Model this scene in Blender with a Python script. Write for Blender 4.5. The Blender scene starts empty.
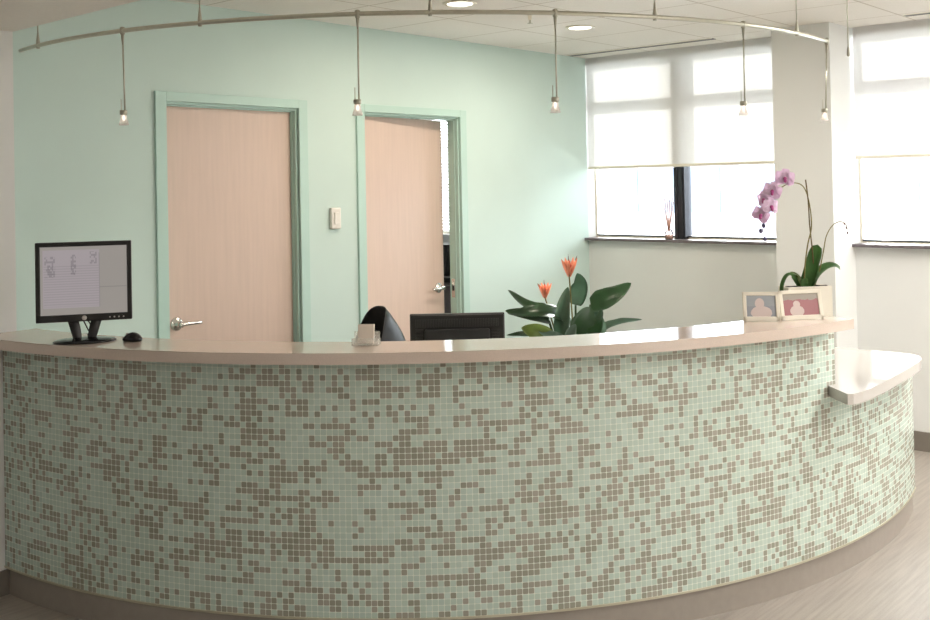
import bpy, bmesh, math, random
from math import sin, cos, pi, radians, sqrt, asin, atan2
from mathutils import Vector, Matrix
random.seed(7)
COL = bpy.context.scene.collection

# ------------------------------------------------------------------ frame of reference
# X runs along the green wall towards the windows, Y runs from the camera side to the green wall
T = 0.84971                       # heading of the camera in the room
FV = Vector((sin(T), cos(T), 0))  # camera's level forward direction
RV = Vector((cos(T), -sin(T), 0)) # camera's level right direction
UP = Vector((0, 0, 1))
YW = 4.378      # green wall
XW = 6.368      # window wall
ZC = 2.565      # ceiling
CX, CY = 4.61755, 4.3486   # centre of the desk's arc
R = 2.723
ZT = 1.0666     # top of the high counter

# ------------------------------------------------------------------ materials
MATS = {}
def mat(name, color, rough=.5, metal=0., spec=.5, var=.0, vscale=20., bump=0., bscale=200., stretch=None, trans=0., ior=1.45, emit=None, estr=0., coat=0., sss=0.):
    m = bpy.data.materials.new(name); m.use_nodes = True
    nt = m.node_tree; b = nt.nodes['Principled BSDF']
    b.inputs['Base Color'].default_value = (*color, 1)
    b.inputs['Roughness'].default_value = rough
    b.inputs['Metallic'].default_value = metal
    b.inputs['Specular IOR Level'].default_value = spec
    b.inputs['IOR'].default_value = ior
    b.inputs['Transmission Weight'].default_value = trans
    b.inputs['Coat Weight'].default_value = coat
    if emit: b.inputs['Emission Color'].default_value = (*emit, 1); b.inputs['Emission Strength'].default_value = estr
    tc = nt.nodes.new('ShaderNodeTexCoord'); mp = nt.nodes.new('ShaderNodeMapping')
    nt.links.new(tc.outputs['Object'], mp.inputs['Vector'])
    if stretch: mp.inputs['Scale'].default_value = stretch
    n = nt.nodes.new('ShaderNodeTexNoise'); n.inputs['Scale'].default_value = vscale; n.inputs['Detail'].default_value = 5
    nt.links.new(mp.outputs[0], n.inputs['Vector'])
    r = nt.nodes.new('ShaderNodeValToRGB')
    r.color_ramp.elements[0].position = .3; r.color_ramp.elements[1].position = .7
    r.color_ramp.elements[0].color = (*[max(0, c*(1-var)) for c in color], 1)
    r.color_ramp.elements[1].color = (*[min(1, c*(1+var)) for c in color], 1)
    nt.links.new(n.outputs['Fac'], r.inputs[0]); nt.links.new(r.outputs[0], b.inputs['Base Color'])
    if bump:
        n2 = nt.nodes.new('ShaderNodeTexNoise'); n2.inputs['Scale'].default_value = bscale
        nt.links.new(mp.outputs[0], n2.inputs['Vector'])
        bp = nt.nodes.new('ShaderNodeBump'); bp.inputs['Strength'].default_value = bump; bp.inputs['Distance'].default_value = .002
        nt.links.new(n2.outputs['Fac'], bp.inputs['Height']); nt.links.new(bp.outputs[0], b.inputs['Normal'])
    MATS[name] = m
    return m

def s2l(*c):
    return tuple(((v/255)/12.92 if v/255 <= .04045 else ((v/255+.055)/1.055)**2.4) for v in c)

mat('green_paint', s2l(202, 221, 214), .9, spec=.15, var=.015, vscale=3, bump=.12, bscale=180)
mat('green_gloss', s2l(184, 213, 203), .35, var=.01, vscale=6)
mat('white_paint', s2l(226, 227, 224), .8, spec=.2, var=.012, vscale=3, bump=.12, bscale=180)
mat('maple', s2l(213, 190, 175), .38, var=.035, vscale=5, stretch=(9, 9, .55), bump=.05, bscale=60)
mat('satin_chrome', (.72, .70, .67), .22, 1., var=.04, vscale=60)
mat('nickel', s2l(188, 186, 172), .3, 1., var=.05, vscale=40)
mat('nickel_dark', s2l(172, 170, 156), .42, .8, var=.05, vscale=40)
mat('black_plastic', (.018, .017, .0165), .38, var=.15, vscale=50, bump=.1, bscale=500)
mat('black_gloss', (.008, .008, .009), .12, var=.1, vscale=40)
mat('chair_black', (.022, .022, .024), .4, var=.2, vscale=30, bump=.1, bscale=400)
mat('rib_plastic', (.05, .046, .045), .45, var=.1, vscale=40)
mat('dark_metal', (.03, .032, .04), .4, .3, var=.1, vscale=30)
mat('sill_dark', s2l(112, 104, 108), .35, var=.05, vscale=20)
mat('quartz', s2l(208, 192, 179), .085, var=.05, vscale=260, spec=.75)
mat('quartz_white', s2l(192, 187, 181), .07, var=.03, vscale=260, spec=.6)
mat('toe_vinyl', s2l(154, 146, 137), .3, var=.04, vscale=30)
mat('trim_strip', s2l(205, 200, 180), .3, .6, var=.03, vscale=20)
mat('base_vinyl', s2l(124, 117, 108), .5, var=.03, vscale=30)
mat('laminate', s2l(205, 200, 190), .4, var=.02, vscale=20)
mat('frame_white', s2l(232, 226, 210), .35, var=.02, vscale=30)
mat('planter_white', s2l(226, 222, 208), .3, var=.02, vscale=20)
mat('soil', (.035, .022, .018), .9, var=.5, vscale=120, bump=.8, bscale=150)
mat('leaf_dark', s2l(52, 82, 50), .3, var=.28, vscale=9, spec=.5, bump=.15, bscale=40)
mat('leaf_blue', s2l(82, 108, 88), .28, var=.22, vscale=9, spec=.6, bump=.15, bscale=40)
mat('leaf_olive', s2l(98, 116, 52), .36, var=.22, vscale=9)
mat('leaf_bright', s2l(84, 122, 70), .33, var=.25, vscale=18)
mat('stem_olive', s2l(120, 112, 62), .5, var=.2, vscale=60)
mat('stake', s2l(104, 88, 52), .6, var=.2, vscale=60)
mat('orange_petal', s2l(248, 170, 138), .45, var=.18, vscale=30)
mat('orange_deep', s2l(222, 92, 66), .5, var=.18, vscale=30)
mat('bract_purple', s2l(104, 70, 66), .5, var=.2, vscale=30)
mat('pink_petal', s2l(250, 222, 243), .5, var=.12, vscale=60)
mat('pink_deep', s2l(178, 80, 140), .5, var=.12, vscale=60)
mat('bud_purple', s2l(92, 88, 120), .5, var=.2, vscale=60)
mat('pot_ceramic', s2l(120, 120, 112), .4, var=.05, vscale=20)
mat('card_white', s2l(226, 214, 200), .6, var=.01, vscale=30)
mat('reed', s2l(205, 165, 150), .6, var=.05, vscale=60)
mat('switch_white', s2l(226, 222, 214), .4, var=.01, vscale=20)
mat('lamp_white', s2l(240, 236, 228), .4, emit=(1, .9, .78), estr=2.6)
mat('filament', (1, .8, .6), .4, emit=(1, .86, .76), estr=2.6)
mat('fill_panel_glow', (1, 1, 1), .4, emit=(1, .96, .92), estr=8.0)  # glow of the added fill panels
mat('silver_badge', s2l(200, 196, 192), .35, .5, var=.02)
mat('cabinet_grey', s2l(110, 100, 100), .5, var=.03)
mat('facade', s2l(150, 146, 150), .8, var=.04, vscale=.4)
mat('facade_window', s2l(90, 100, 112), .3, var=.05, vscale=.4)
mat('pavement', s2l(228, 226, 222), .9, var=.05, vscale=2)
mat('slat_white', s2l(236, 234, 230), .5, var=.01)
mat('brass', s2l(190, 170, 120), .35, .9, var=.05)

def glassy(name, color, fres=.9, alpha=.0):
    m = bpy.data.materials.new(name); m.use_nodes = True; nt = m.node_tree; nt.nodes.clear()
    o = nt.nodes.new('ShaderNodeOutputMaterial'); mx = nt.nodes.new('ShaderNodeMixShader')
    tr = nt.nodes.new('ShaderNodeBsdfTransparent'); gl = nt.nodes.new('ShaderNodeBsdfGlossy')
    fr = nt.nodes.new('ShaderNodeFresnel'); fr.inputs[0].default_value = 1.45
    tr.inputs[0].default_value = (*color, 1); gl.inputs['Roughness'].default_value = .03
    nz = nt.nodes.new('ShaderNodeTexNoise'); nz.inputs['Scale'].default_value = 3
    mth = nt.nodes.new('ShaderNodeMath'); mth.operation = 'MULTIPLY_ADD'; mth.inputs[1].default_value = .02; 
    nt.links.new(nz.outputs['Fac'], mth.inputs[0]); nt.links.new(fr.outputs[0], mth.inputs[2])
    nt.links.new(mth.outputs[0], mx.inputs[0]); nt.links.new(tr.outputs[0], mx.inputs[1]); nt.links.new(gl.outputs[0], mx.inputs[2])
    nt.links.new(mx.outputs[0], o.inputs[0]); MATS[name] = m
glassy('window_glass', (.97, .985, .98)); glassy('clear_glass', (.93, .92, .90)); 

def shade_material():
    m = bpy.data.materials.new('shade_cloth'); m.use_nodes = True; nt = m.node_tree; nt.nodes.clear()
    o = nt.nodes.new('ShaderNodeOutputMaterial'); a = nt.nodes.new('ShaderNodeAddShader')
    tl = nt.nodes.new('ShaderNodeBsdfTranslucent'); df = nt.nodes.new('ShaderNodeBsdfDiffuse')
    tp = nt.nodes.new('ShaderNodeBsdfTransparent'); tp.inputs[0].default_value = (1, .985, .96, 1)
    tl.inputs[0].default_value = (.30, .297, .292, 1); df.inputs[0].default_value = (.55, .545, .54, 1)
    mx = nt.nodes.new('ShaderNodeMixShader')
    w = nt.nodes.new('ShaderNodeTexNoise'); w.inputs['Scale'].default_value = 3
    mr = nt.nodes.new('ShaderNodeMapRange'); mr.inputs['To Min'].default_value = .012; mr.inputs['To Max'].default_value = .02
    nt.links.new(w.outputs['Fac'], mr.inputs['Value']); nt.links.new(mr.outputs[0], mx.inputs[0])
    nt.links.new(tl.outputs[0], a.inputs[0]); nt.links.new(df.outputs[0], a.inputs[1])
    nt.links.new(a.outputs[0], mx.inputs[1]); nt.links.new(tp.outputs[0], mx.inputs[2])
    nt.links.new(mx.outputs[0], o.inputs[0]); MATS['shade_cloth'] = m
shade_material()
def frosted(name, color, clear):
    m = bpy.data.materials.new(name); m.use_nodes = True; nt = m.node_tree; nt.nodes.clear()
    o = nt.nodes.new('ShaderNodeOutputMaterial'); mx = nt.nodes.new('ShaderNodeMixShader'); tr = nt.nodes.new('ShaderNodeBsdfTransparent'); m2 = nt.nodes.new('ShaderNodeMixShader')
    tl = nt.nodes.new('ShaderNodeBsdfTranslucent'); df = nt.nodes.new('ShaderNodeBsdfDiffuse'); tl.inputs[0].default_value = df.inputs[0].default_value = (*color, 1)
    nz = nt.nodes.new('ShaderNodeTexNoise'); nz.inputs['Scale'].default_value = 40; mr = nt.nodes.new('ShaderNodeMapRange'); mr.inputs['To Min'].default_value = clear-.05; mr.inputs['To Max'].default_value = clear+.05
    nt.links.new(nz.outputs['Fac'], mr.inputs['Value']); nt.links.new(mr.outputs[0], mx.inputs[0])
    m2.inputs[0].default_value = .5; nt.links.new(tl.outputs[0], m2.inputs[1]); nt.links.new(df.outputs[0], m2.inputs[2])
    nt.links.new(m2.outputs[0], mx.inputs[1]); nt.links.new(tr.outputs[0], mx.inputs[2]); nt.links.new(mx.outputs[0], o.inputs[0]); MATS[name] = m
frosted('lamp_glass', (.9, .86, .82), .62)
frosted('acrylic', (.86, .84, .78), .72)

def N(nt, typ, **kw):
    n = nt.nodes.new(typ)
    for k, v in kw.items(): setattr(n, k, v)
    return n
def math_n(nt, op, a, b=None, c=None):
    n = nt.nodes.new('ShaderNodeMath'); n.operation = op
    for i, v in enumerate((a, b, c)):
        if v is None: continue
        if isinstance(v, (int, float)): n.inputs[i].default_value = v
        else: nt.links.new(v, n.inputs[i])
    return n.outputs[0]

def tile_material():
    m = bpy.data.materials.new('glass_mosaic'); m.use_nodes = True; nt = m.node_tree; b = nt.nodes['Principled BSDF']
    uv = N(nt, 'ShaderNodeUVMap'); sp = N(nt, 'ShaderNodeSeparateXYZ'); nt.links.new(uv.outputs[0], sp.inputs[0])
    U, V = sp.outputs[0], sp.outputs[1]
    fu, fv = math_n(nt, 'FLOOR', U), math_n(nt, 'FLOOR', V)
    def wn(a, b_, seed):
        cb = N(nt, 'ShaderNodeCombineXYZ')
        for i, v in enumerate((a, b_, seed)):
            if isinstance(v, (int, float)): cb.inputs[i].default_value = v
            else: nt.links.new(v, cb.inputs[i])
        w = N(nt, 'ShaderNodeTexWhiteNoise'); nt.links.new(cb.outputs[0], w.inputs[0]); return w.outputs['Value']
    def fl(x, k, off=0.): return math_n(nt, 'FLOOR', math_n(nt, 'DIVIDE', math_n(nt, 'ADD', x, off), k))
    w1 = wn(fu, fv, 1.5)
    rowoff = math_n(nt, 'MULTIPLY', wn(fv, 3.3, 7.1), 4.0)
    coloff = math_n(nt, 'MULTIPLY', wn(fu, 9.3, 2.1), 4.0)
    w2 = wn(math_n(nt, 'FLOOR', math_n(nt, 'DIVIDE', math_n(nt, 'ADD', fu, rowoff), 3.4)), fv, 2.5)
    w3 = wn(fu, math_n(nt, 'FLOOR', math_n(nt, 'DIVIDE', math_n(nt, 'ADD', fv, coloff), 3.0)), 3.5)
    w4 = wn(fl(fu, 4.2, .7), fl(fv, 3.7, 1.2), 4.5)
    s = math_n(nt, 'ADD', math_n(nt, 'MULTIPLY', w1, .9), math_n(nt, 'MULTIPLY', w2, 1.0))
    s = math_n(nt, 'ADD', s, math_n(nt, 'MULTIPLY', w3, .75)); s = math_n(nt, 'ADD', s, math_n(nt, 'MULTIPLY', w4, .5))
    dark = math_n(nt, 'GREATER_THAN', s, 1.67)
    # grout
    fru, frv = math_n(nt, 'FRACT', U), math_n(nt, 'FRACT', V)
    du = math_n(nt, 'ABSOLUTE', math_n(nt, 'SUBTRACT', fru, .5)); dv = math_n(nt, 'ABSOLUTE', math_n(nt, 'SUBTRACT', frv, .5))
    # rounded square distance
    p = 6.
    sup = math_n(nt, 'ADD', math_n(nt, 'POWER', du, p), math_n(nt, 'POWER', dv, p))
    dist = math_n(nt, 'POWER', sup, 1/p)
    gr = N(nt, 'ShaderNodeMapRange'); gr.interpolation_type = 'SMOOTHSTEP'
    gr.inputs['From Min'].default_value = .445; gr.inputs['From Max'].default_value = .478
    nt.links.new(dist, gr.inputs['Value'])
    wa = wn(fu, fv, 11.); wb = wn(fu, fv, 15.)
    rl = N(nt, 'ShaderNodeValToRGB'); e = rl.color_ramp.elements
    e[0].position = 0; e[0].color = (*s2l(184, 201, 191), 1); e[1].position = 1; e[1].color = (*s2l(196, 212, 202), 1)
    k = e.new(.5); k.color = (*s2l(187, 204, 191), 1)
    nt.links.new(wa, rl.inputs[0])
    rd = N(nt, 'ShaderNodeValToRGB'); e = rd.color_ramp.elements
    e[0].position = 0; e[0].color = (*s2l(148, 149, 134), 1); e[1].position = 1; e[1].color = (*s2l(165, 161, 149), 1)
    k = e.new(.5); k.color = (*s2l(156, 154, 140), 1)
    nt.links.new(wb, rd.inputs[0])
    mx = N(nt, 'ShaderNodeMix', data_type='RGBA'); nt.links.new(dark, mx.inputs[0]); nt.links.new(rl.outputs[0], mx.inputs[6]); nt.links.new(rd.outputs[0], mx.inputs[7])
    m2 = N(nt, 'ShaderNodeMix', data_type='RGBA'); nt.links.new(gr.outputs[0], m2.inputs[0]); nt.links.new(mx.outputs[2], m2.inputs[6]); m2.inputs[7].default_value = (*s2l(218, 224, 210), 1)
    nt.links.new(m2.outputs[2], b.inputs['Base Color'])
    rr = N(nt, 'ShaderNodeMapRange'); nt.links.new(gr.outputs[0], rr.inputs['Value']); rr.inputs['To Min'].default_value = .17; rr.inputs['To Max'].default_value = .7
    nt.links.new(rr.outputs[0], b.inputs['Roughness'])
    # each tile lies a hair off its neighbours
    cb = N(nt, 'ShaderNodeCombineXYZ'); nt.links.new(wn(fu, fv, 21.), cb.inputs[0]); nt.links.new(wn(fu, fv, 22.), cb.inputs[1]); nt.links.new(wn(fu, fv, 23.), cb.inputs[2])
    vs = N(nt, 'ShaderNodeVectorMath', operation='SUBTRACT'); nt.links.new(cb.outputs[0], vs.inputs[0]); vs.inputs[1].default_value = (.5, .5, .5)
    vm = N(nt, 'ShaderNodeVectorMath', operation='SCALE'); nt.links.new(vs.outputs[0], vm.inputs[0]); vm.inputs['Scale'].default_value = .07
    gm = N(nt, 'ShaderNodeNewGeometry'); va = N(nt, 'ShaderNodeVectorMath', operation='ADD'); nt.links.new(gm.outputs['Normal'], va.inputs[0]); nt.links.new(vm.outputs[0], va.inputs[1])
    vn = N(nt, 'ShaderNodeVectorMath', operation='NORMALIZE'); nt.links.new(va.outputs[0], vn.inputs[0])
    bp = N(nt, 'ShaderNodeBump'); bp.invert = True; bp.inputs['Strength'].default_value = .35; bp.inputs['Distance'].default_value = .001
    nt.links.new(gr.outputs[0], bp.inputs['Height']); nt.links.new(vn.outputs[0], bp.inputs['Normal']); nt.links.new(bp.outputs[0], b.inputs['Normal'])
    MATS['tile'] = m
tile_material()

def ceiling_material():
    m = bpy.data.materials.new('acoustic_ceiling'); m.use_nodes = True; nt = m.node_tree; b = nt.nodes['Principled BSDF']; b.inputs['Roughness'].default_value = .9
    g = N(nt, 'ShaderNodeNewGeometry'); sp = N(nt, 'ShaderNodeSeparateXYZ'); nt.links.new(g.outputs['Position'], sp.inputs[0])
    def edge(x, off):
        f = math_n(nt, 'FRACT', math_n(nt, 'DIVIDE', math_n(nt, 'SUBTRACT', x, off), .61))
        return math_n(nt, 'ABSOLUTE', math_n(nt, 'SUBTRACT', f, .5))
    d = math_n(nt, 'MAXIMUM', edge(sp.outputs[0], 4.245), edge(sp.outputs[1], 2.0))
    line = math_n(nt, 'GREATER_THAN', d, .492)
    up = math_n(nt, 'GREATER_THAN', sp.outputs[2], 2.5)
    fac = math_n(nt, 'MULTIPLY', line, up)
    nz = N(nt, 'ShaderNodeTexNoise'); nz.inputs['Scale'].default_value = 90; nt.links.new(g.outputs['Position'], nz.inputs['Vector'])
    cr = N(nt, 'ShaderNodeValToRGB'); cr.color_ramp.elements[0].color = (*s2l(228, 223, 215), 1); cr.color_ramp.elements[1].color = (*s2l(240, 235, 227), 1)
    nt.links.new(nz.outputs['Fac'], cr.inputs[0])
    mx = N(nt, 'ShaderNodeMix', data_type='RGBA'); nt.links.new(fac, mx.inputs[0]); nt.links.new(cr.outputs[0], mx.inputs[6]); mx.inputs[7].default_value = (*s2l(196, 186, 172), 1)
    nt.links.new(mx.outputs[2], b.inputs['Base Color']); MATS['ceiling'] = m
ceiling_material()

def floor_material():
    m = bpy.data.materials.new('floor_vinyl'); m.use_nodes = True; nt = m.node_tree; b = nt.nodes['Principled BSDF']; b.inputs['Roughness'].default_value = .42
    g = N(nt, 'ShaderNodeNewGeometry'); mp = N(nt, 'ShaderNodeMapping'); mp.inputs['Scale'].default_value = (1.2, 22, 1); mp.inputs['Rotation'].default_value = (0, 0, radians(2))
    nt.links.new(g.outputs['Position'], mp.inputs['Vector'])
    n1 = N(nt, 'ShaderNodeTexNoise'); n1.inputs['Scale'].default_value = 3; n1.inputs['Detail'].default_value = 8; nt.links.new(mp.outputs[0], n1.inputs['Vector'])
    n2 = N(nt, 'ShaderNodeTexNoise'); n2.inputs['Scale'].default_value = 160; nt.links.new(g.outputs['Position'], n2.inputs['Vector'])
    ad = math_n(nt, 'ADD', math_n(nt, 'MULTIPLY', n1.outputs['Fac'], .7), math_n(nt, 'MULTIPLY', n2.outputs['Fac'], .3))
    cr = N(nt, 'ShaderNodeValToRGB'); e = cr.color_ramp.elements; e[0].position = .35; e[1].position = .65
    e[0].color = (*s2l(148, 141, 132), 1); e[1].color = (*s2l(168, 160, 150), 1)
    nt.links.new(ad, cr.inputs[0]); nt.links.new(cr.outputs[0], b.inputs['Base Color']); MATS['floor'] = m
floor_material()

def screen_material():
    m = bpy.data.materials.new('screen_page'); m.use_nodes = True; nt = m.node_tree; b = nt.nodes['Principled BSDF']
    uv = N(nt, 'ShaderNodeUVMap'); sp = N(nt, 'ShaderNodeSeparateXYZ'); nt.links.new(uv.outputs[0], sp.inputs[0]); U, V = sp.outputs[0], sp.outputs[1]
    def rng(x, a, b_): return math_n(nt, 'MULTIPLY', math_n(nt, 'GREATER_THAN', x, a), math_n(nt, 'LESS_THAN', x, b_))
    page = math_n(nt, 'MULTIPLY', rng(U, .03, .68), rng(V, .1, .95))
    rows = math_n(nt, 'LESS_THAN', math_n(nt, 'FRACT', math_n(nt, 'MULTIPLY', V, 27.)), .38)
    body = math_n(nt, 'MULTIPLY', rng(U, .04, .67), rng(V, .12, .72))
    cb = N(nt, 'ShaderNodeCombineXYZ'); nt.links.new(math_n(nt, 'FLOOR', math_n(nt, 'MULTIPLY', U, 60.)), cb.inputs[0]); nt.links.new(math_n(nt, 'FLOOR', math_n(nt, 'MULTIPLY', V, 34.)), cb.inputs[1])
    wn = N(nt, 'ShaderNodeTexWhiteNoise'); nt.links.new(cb.outputs[0], wn.inputs[0])
    head = math_n(nt, 'MULTIPLY', math_n(nt, 'ADD', math_n(nt, 'ADD', math_n(nt, 'MULTIPLY', rng(U, .05, .17), rng(V, .55, .86)), math_n(nt, 'MULTIPLY', rng(U, .35, .41), rng(V, .58, .88))), math_n(nt, 'MULTIPLY', rng(U, .57, .65), rng(V, .74, .92))), math_n(nt, 'GREATER_THAN', wn.outputs['Value'], .45))
    border = math_n(nt, 'ADD', math_n(nt, 'MULTIPLY', rng(U, .672, .684), rng(V, .1, .9)), math_n(nt, 'MULTIPLY', rng(U, .68, 1.), rng(V, .385, .40)))
    ink = math_n(nt, 'ADD', math_n(nt, 'MULTIPLY', math_n(nt, 'MULTIPLY', rows, body), .2), math_n(nt, 'ADD', math_n(nt, 'MULTIPLY', head, .4), math_n(nt, 'MULTIPLY', border, .3)))
    m1 = N(nt, 'ShaderNodeMix', data_type='RGBA'); nt.links.new(page, m1.inputs[0]); m1.inputs[6].default_value = (*s2l(160, 154, 148), 1); m1.inputs[7].default_value = (*s2l(172, 163, 166), 1)
    m2 = N(nt, 'ShaderNodeMix', data_type='RGBA'); nt.links.new(ink, m2.inputs[0]); nt.links.new(m1.outputs[2], m2.inputs[6]); m2.inputs[7].default_value = (*s2l(88, 84, 92), 1)
    b.inputs['Base Color'].default_value = (.02, .02, .02, 1); b.inputs['Roughness'].default_value = .35
    nt.links.new(m2.outputs[2], b.inputs['Emission Color']); b.inputs['Emission Strength'].default_value = SCREEN_E
    MATS['screen'] = m
SCREEN_E = .62
screen_material()

def photo_material(name, back, top, figure, band):
    m = bpy.data.materials.new(name); m.use_nodes = True; nt = m.node_tree; b = nt.nodes['Principled BSDF']; b.inputs['Roughness'].default_value = .3
    uv = N(nt, 'ShaderNodeUVMap'); nz = N(nt, 'ShaderNodeTexNoise'); nz.inputs['Scale'].default_value = 9; nt.links.new(uv.outputs[0], nz.inputs['Vector'])
    sp = N(nt, 'ShaderNodeSeparateXYZ'); nt.links.new(uv.outputs[0], sp.inputs[0]); U, V = sp.outputs[0], sp.outputs[1]
    wob = math_n(nt, 'MULTIPLY', math_n(nt, 'SUBTRACT', nz.outputs['Fac'], .5), .25)
    def ell(cx, cy, rx, ry):
        a = math_n(nt, 'POWER', math_n(nt, 'ABSOLUTE', math_n(nt, 'DIVIDE', math_n(nt, 'SUBTRACT', U, cx), rx)), 2.)
        c = math_n(nt, 'POWER', math_n(nt, 'ABSOLUTE', math_n(nt, 'DIVIDE', math_n(nt, 'SUBTRACT', V, cy), ry)), 2.)
        return math_n(nt, 'LESS_THAN', math_n(nt, 'ADD', math_n(nt, 'ADD', a, c), wob), 1.)
    fig = None
    for e in figure:
        x = ell(*e); fig = x if fig is None else math_n(nt, 'MAXIMUM', fig, x)
    m0 = N(nt, 'ShaderNodeMix', data_type='RGBA'); nt.links.new(math_n(nt, 'GREATER_THAN', math_n(nt, 'ADD', V, wob), band), m0.inputs[0]); m0.inputs[6].default_value = (*back, 1); m0.inputs[7].default_value = (*top, 1)
    m1 = N(nt, 'ShaderNodeMix', data_type='RGBA'); nt.links.new(fig, m1.inputs[0]); nt.links.new(m0.outputs[2], m1.inputs[6]); m1.inputs[7].default_value = (*s2l(205, 188, 182), 1)
    nt.links.new(m1.outputs[2], b.inputs['Base Color']); MATS[name] = m
photo_material('photo_grey', s2l(140, 144, 150), s2l(150, 156, 160), [(.45, .62, .16, .26), (.5, .18, .36, .32)], .5)
photo_material('photo_red', s2l(160, 104, 108), s2l(160, 152, 140), [(.38, .52, .1, .16), (.38, .2, .2, .26)], .72)

# ------------------------------------------------------------------ mesh helpers
def link(name, bm, m, parent=None, smooth=False, loc=None, recalc=True):
    if recalc: bmesh.ops.recalc_face_normals(bm, faces=bm.faces[:])
    me = bpy.data.meshes.new(name); bm.to_mesh(me); bm.free()
    me.materials.append(MATS[m] if isinstance(m, str) else m)
    if smooth:
        for p in me.polygons: p.use_smooth = True
    o = bpy.data.objects.new(name, me); COL.objects.link(o)
    if parent: o.parent = parent
    if loc is not None: o.location = loc
    return o
def autosmooth(o, ang=35):
    me = o.data
    for p in me.polygons: p.use_smooth = True
    bm = bmesh.new(); bm.from_mesh(me)
    for e in bm.edges:
        if len(e.link_faces) == 2 and e.calc_face_angle(0) > radians(ang): e.smooth = False
    bm.to_mesh(me); bm.free(); return o
def tag(o, label=None, cat=None, group=None, kind=None):
    if label: o['label'] = label
    if cat: o['category'] = cat
    if group: o['group'] = group
    if kind: o['kind'] = kind
    return o
def empty(name, loc=(0, 0, 0), rz=0., label=None, cat=None, group=None):
    o = bpy.data.objects.new(name, None); COL.objects.link(o); o.location = loc; o.rotation_euler = (0, 0, rz); o.empty_display_size = .05
    return tag(o, label, cat, group)
def box(bm, x0, x1, y0, y1, z0, z1, bev=0., M=None):
    g = bmesh.ops.create_cube(bm, size=1.)['verts']
    mm = Matrix.Translation(((x0+x1)/2, (y0+y1)/2, (z0+z1)/2)) @ Matrix.Diagonal((abs(x1-x0), abs(y1-y0), abs(z1-z0), 1))
    if M is not None: mm = M @ mm
    bmesh.ops.transform(bm, matrix=mm, verts=g)
    if bev:
        es = {e for v in g for e in v.link_edges}
        bmesh.ops.bevel(bm, geom=list(es), offset=bev, segments=2, profile=.5, affect='EDGES')
def B(*a, **k):
    bm = bmesh.new(); box(bm, *a, **k); return bm
def cyl(bm, r0, r1, z0, z1, x=0, y=0, n=24, M=None):
    mm = Matrix.Translation((x, y, (z0+z1)/2))
    if M is not None: mm = M @ mm
    bmesh.ops.create_cone(bm, cap_ends=True, segments=n, radius1=r0, radius2=r1, depth=z1-z0, matrix=mm)
def lathe(bm, prof, n=28, M=None):
    rings = []
    for r, z in prof:
        rings.append([bm.verts.new((r*cos(2*pi*i/n), r*sin(2*pi*i/n), z)) for i in range(n)])
    for a, b in zip(rings, rings[1:]):
        for i in range(n): bm.faces.new((a[i], a[(i+1) % n], b[(i+1) % n], b[i]))
    bm.faces.new(rings[0][::-1]); bm.faces.new(rings[-1])
    if M is not None: bmesh.ops.transform(bm, matrix=M, verts=[v for r in rings for v in r])
def tube(bm, pts, rad, n=8, cap=True):
    pts = [Vector(p) for p in pts]; rads = rad if isinstance(rad, (list, tuple)) else [rad]*len(pts)
    rings = []; prev = None
    for i, p in enumerate(pts):
        t = (pts[min(i+1, len(pts)-1)]-pts[max(i-1, 0)]).normalized()
        if prev is None:
            a = Vector((0, 0, 1)) if abs(t.z) < .9 else Vector((1, 0, 0)); u = t.cross(a).normalized()
        else: u = (prev - t*prev.dot(t)).normalized()
        prev = u; w = t.cross(u)
        rings.append([bm.verts.new(p+(u*cos(2*pi*k/n)+w*sin(2*pi*k/n))*rads[i]) for k in range(n)])
    for a, b in zip(rings, rings[1:]):
        for i in range(n): bm.faces.new((a[i], a[(i+1) % n], b[(i+1) % n], b[i]))
    if cap: bm.faces.new(rings[0][::-1]); bm.faces.new(rings[-1])
def smooth_path(pts, k=6):
    P = [Vector(p) for p in pts]; out = []
    for i in range(len(P)-1):
        p0, p1, p2, p3 = P[max(i-1, 0)], P[i], P[i+1], P[min(i+2, len(P)-1)]
        for j in range(k):
            t = j/k
            out.append(.5*((2*p1)+(p2-p0)*t+(2*p0-5*p1+4*p2-p3)*t*t+(3*p1-p0-3*p2+p3)*t**3))
    out.append(P[-1]); return out
def copy_tree(o, parent=None):
    c = o.copy(); COL.objects.link(c); c.parent = parent
    for ch in [x for x in bpy.data.objects if x.parent == o]: copy_tree(ch, c)
    return c
def prism(bm, poly, z0, z1):
    a = [bm.verts.new((x, y, z0)) for x, y in poly]; b = [bm.verts.new((x, y, z1)) for x, y in poly]
    n = len(poly); bm.faces.new(a[::-1]); bm.faces.new(b)
    for i in range(n): bm.faces.new((a[i], a[(i+1) % n], b[(i+1) % n], b[i]))
def bevel_all(bm, off, ang=40):
    es = [e for e in bm.edges if len(e.link_faces) == 2 and e.calc_face_angle(0) > radians(ang)]
    bmesh.ops.bevel(bm, geom=es, offset=off, segments=2, profile=.5, affect='EDGES')

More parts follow.
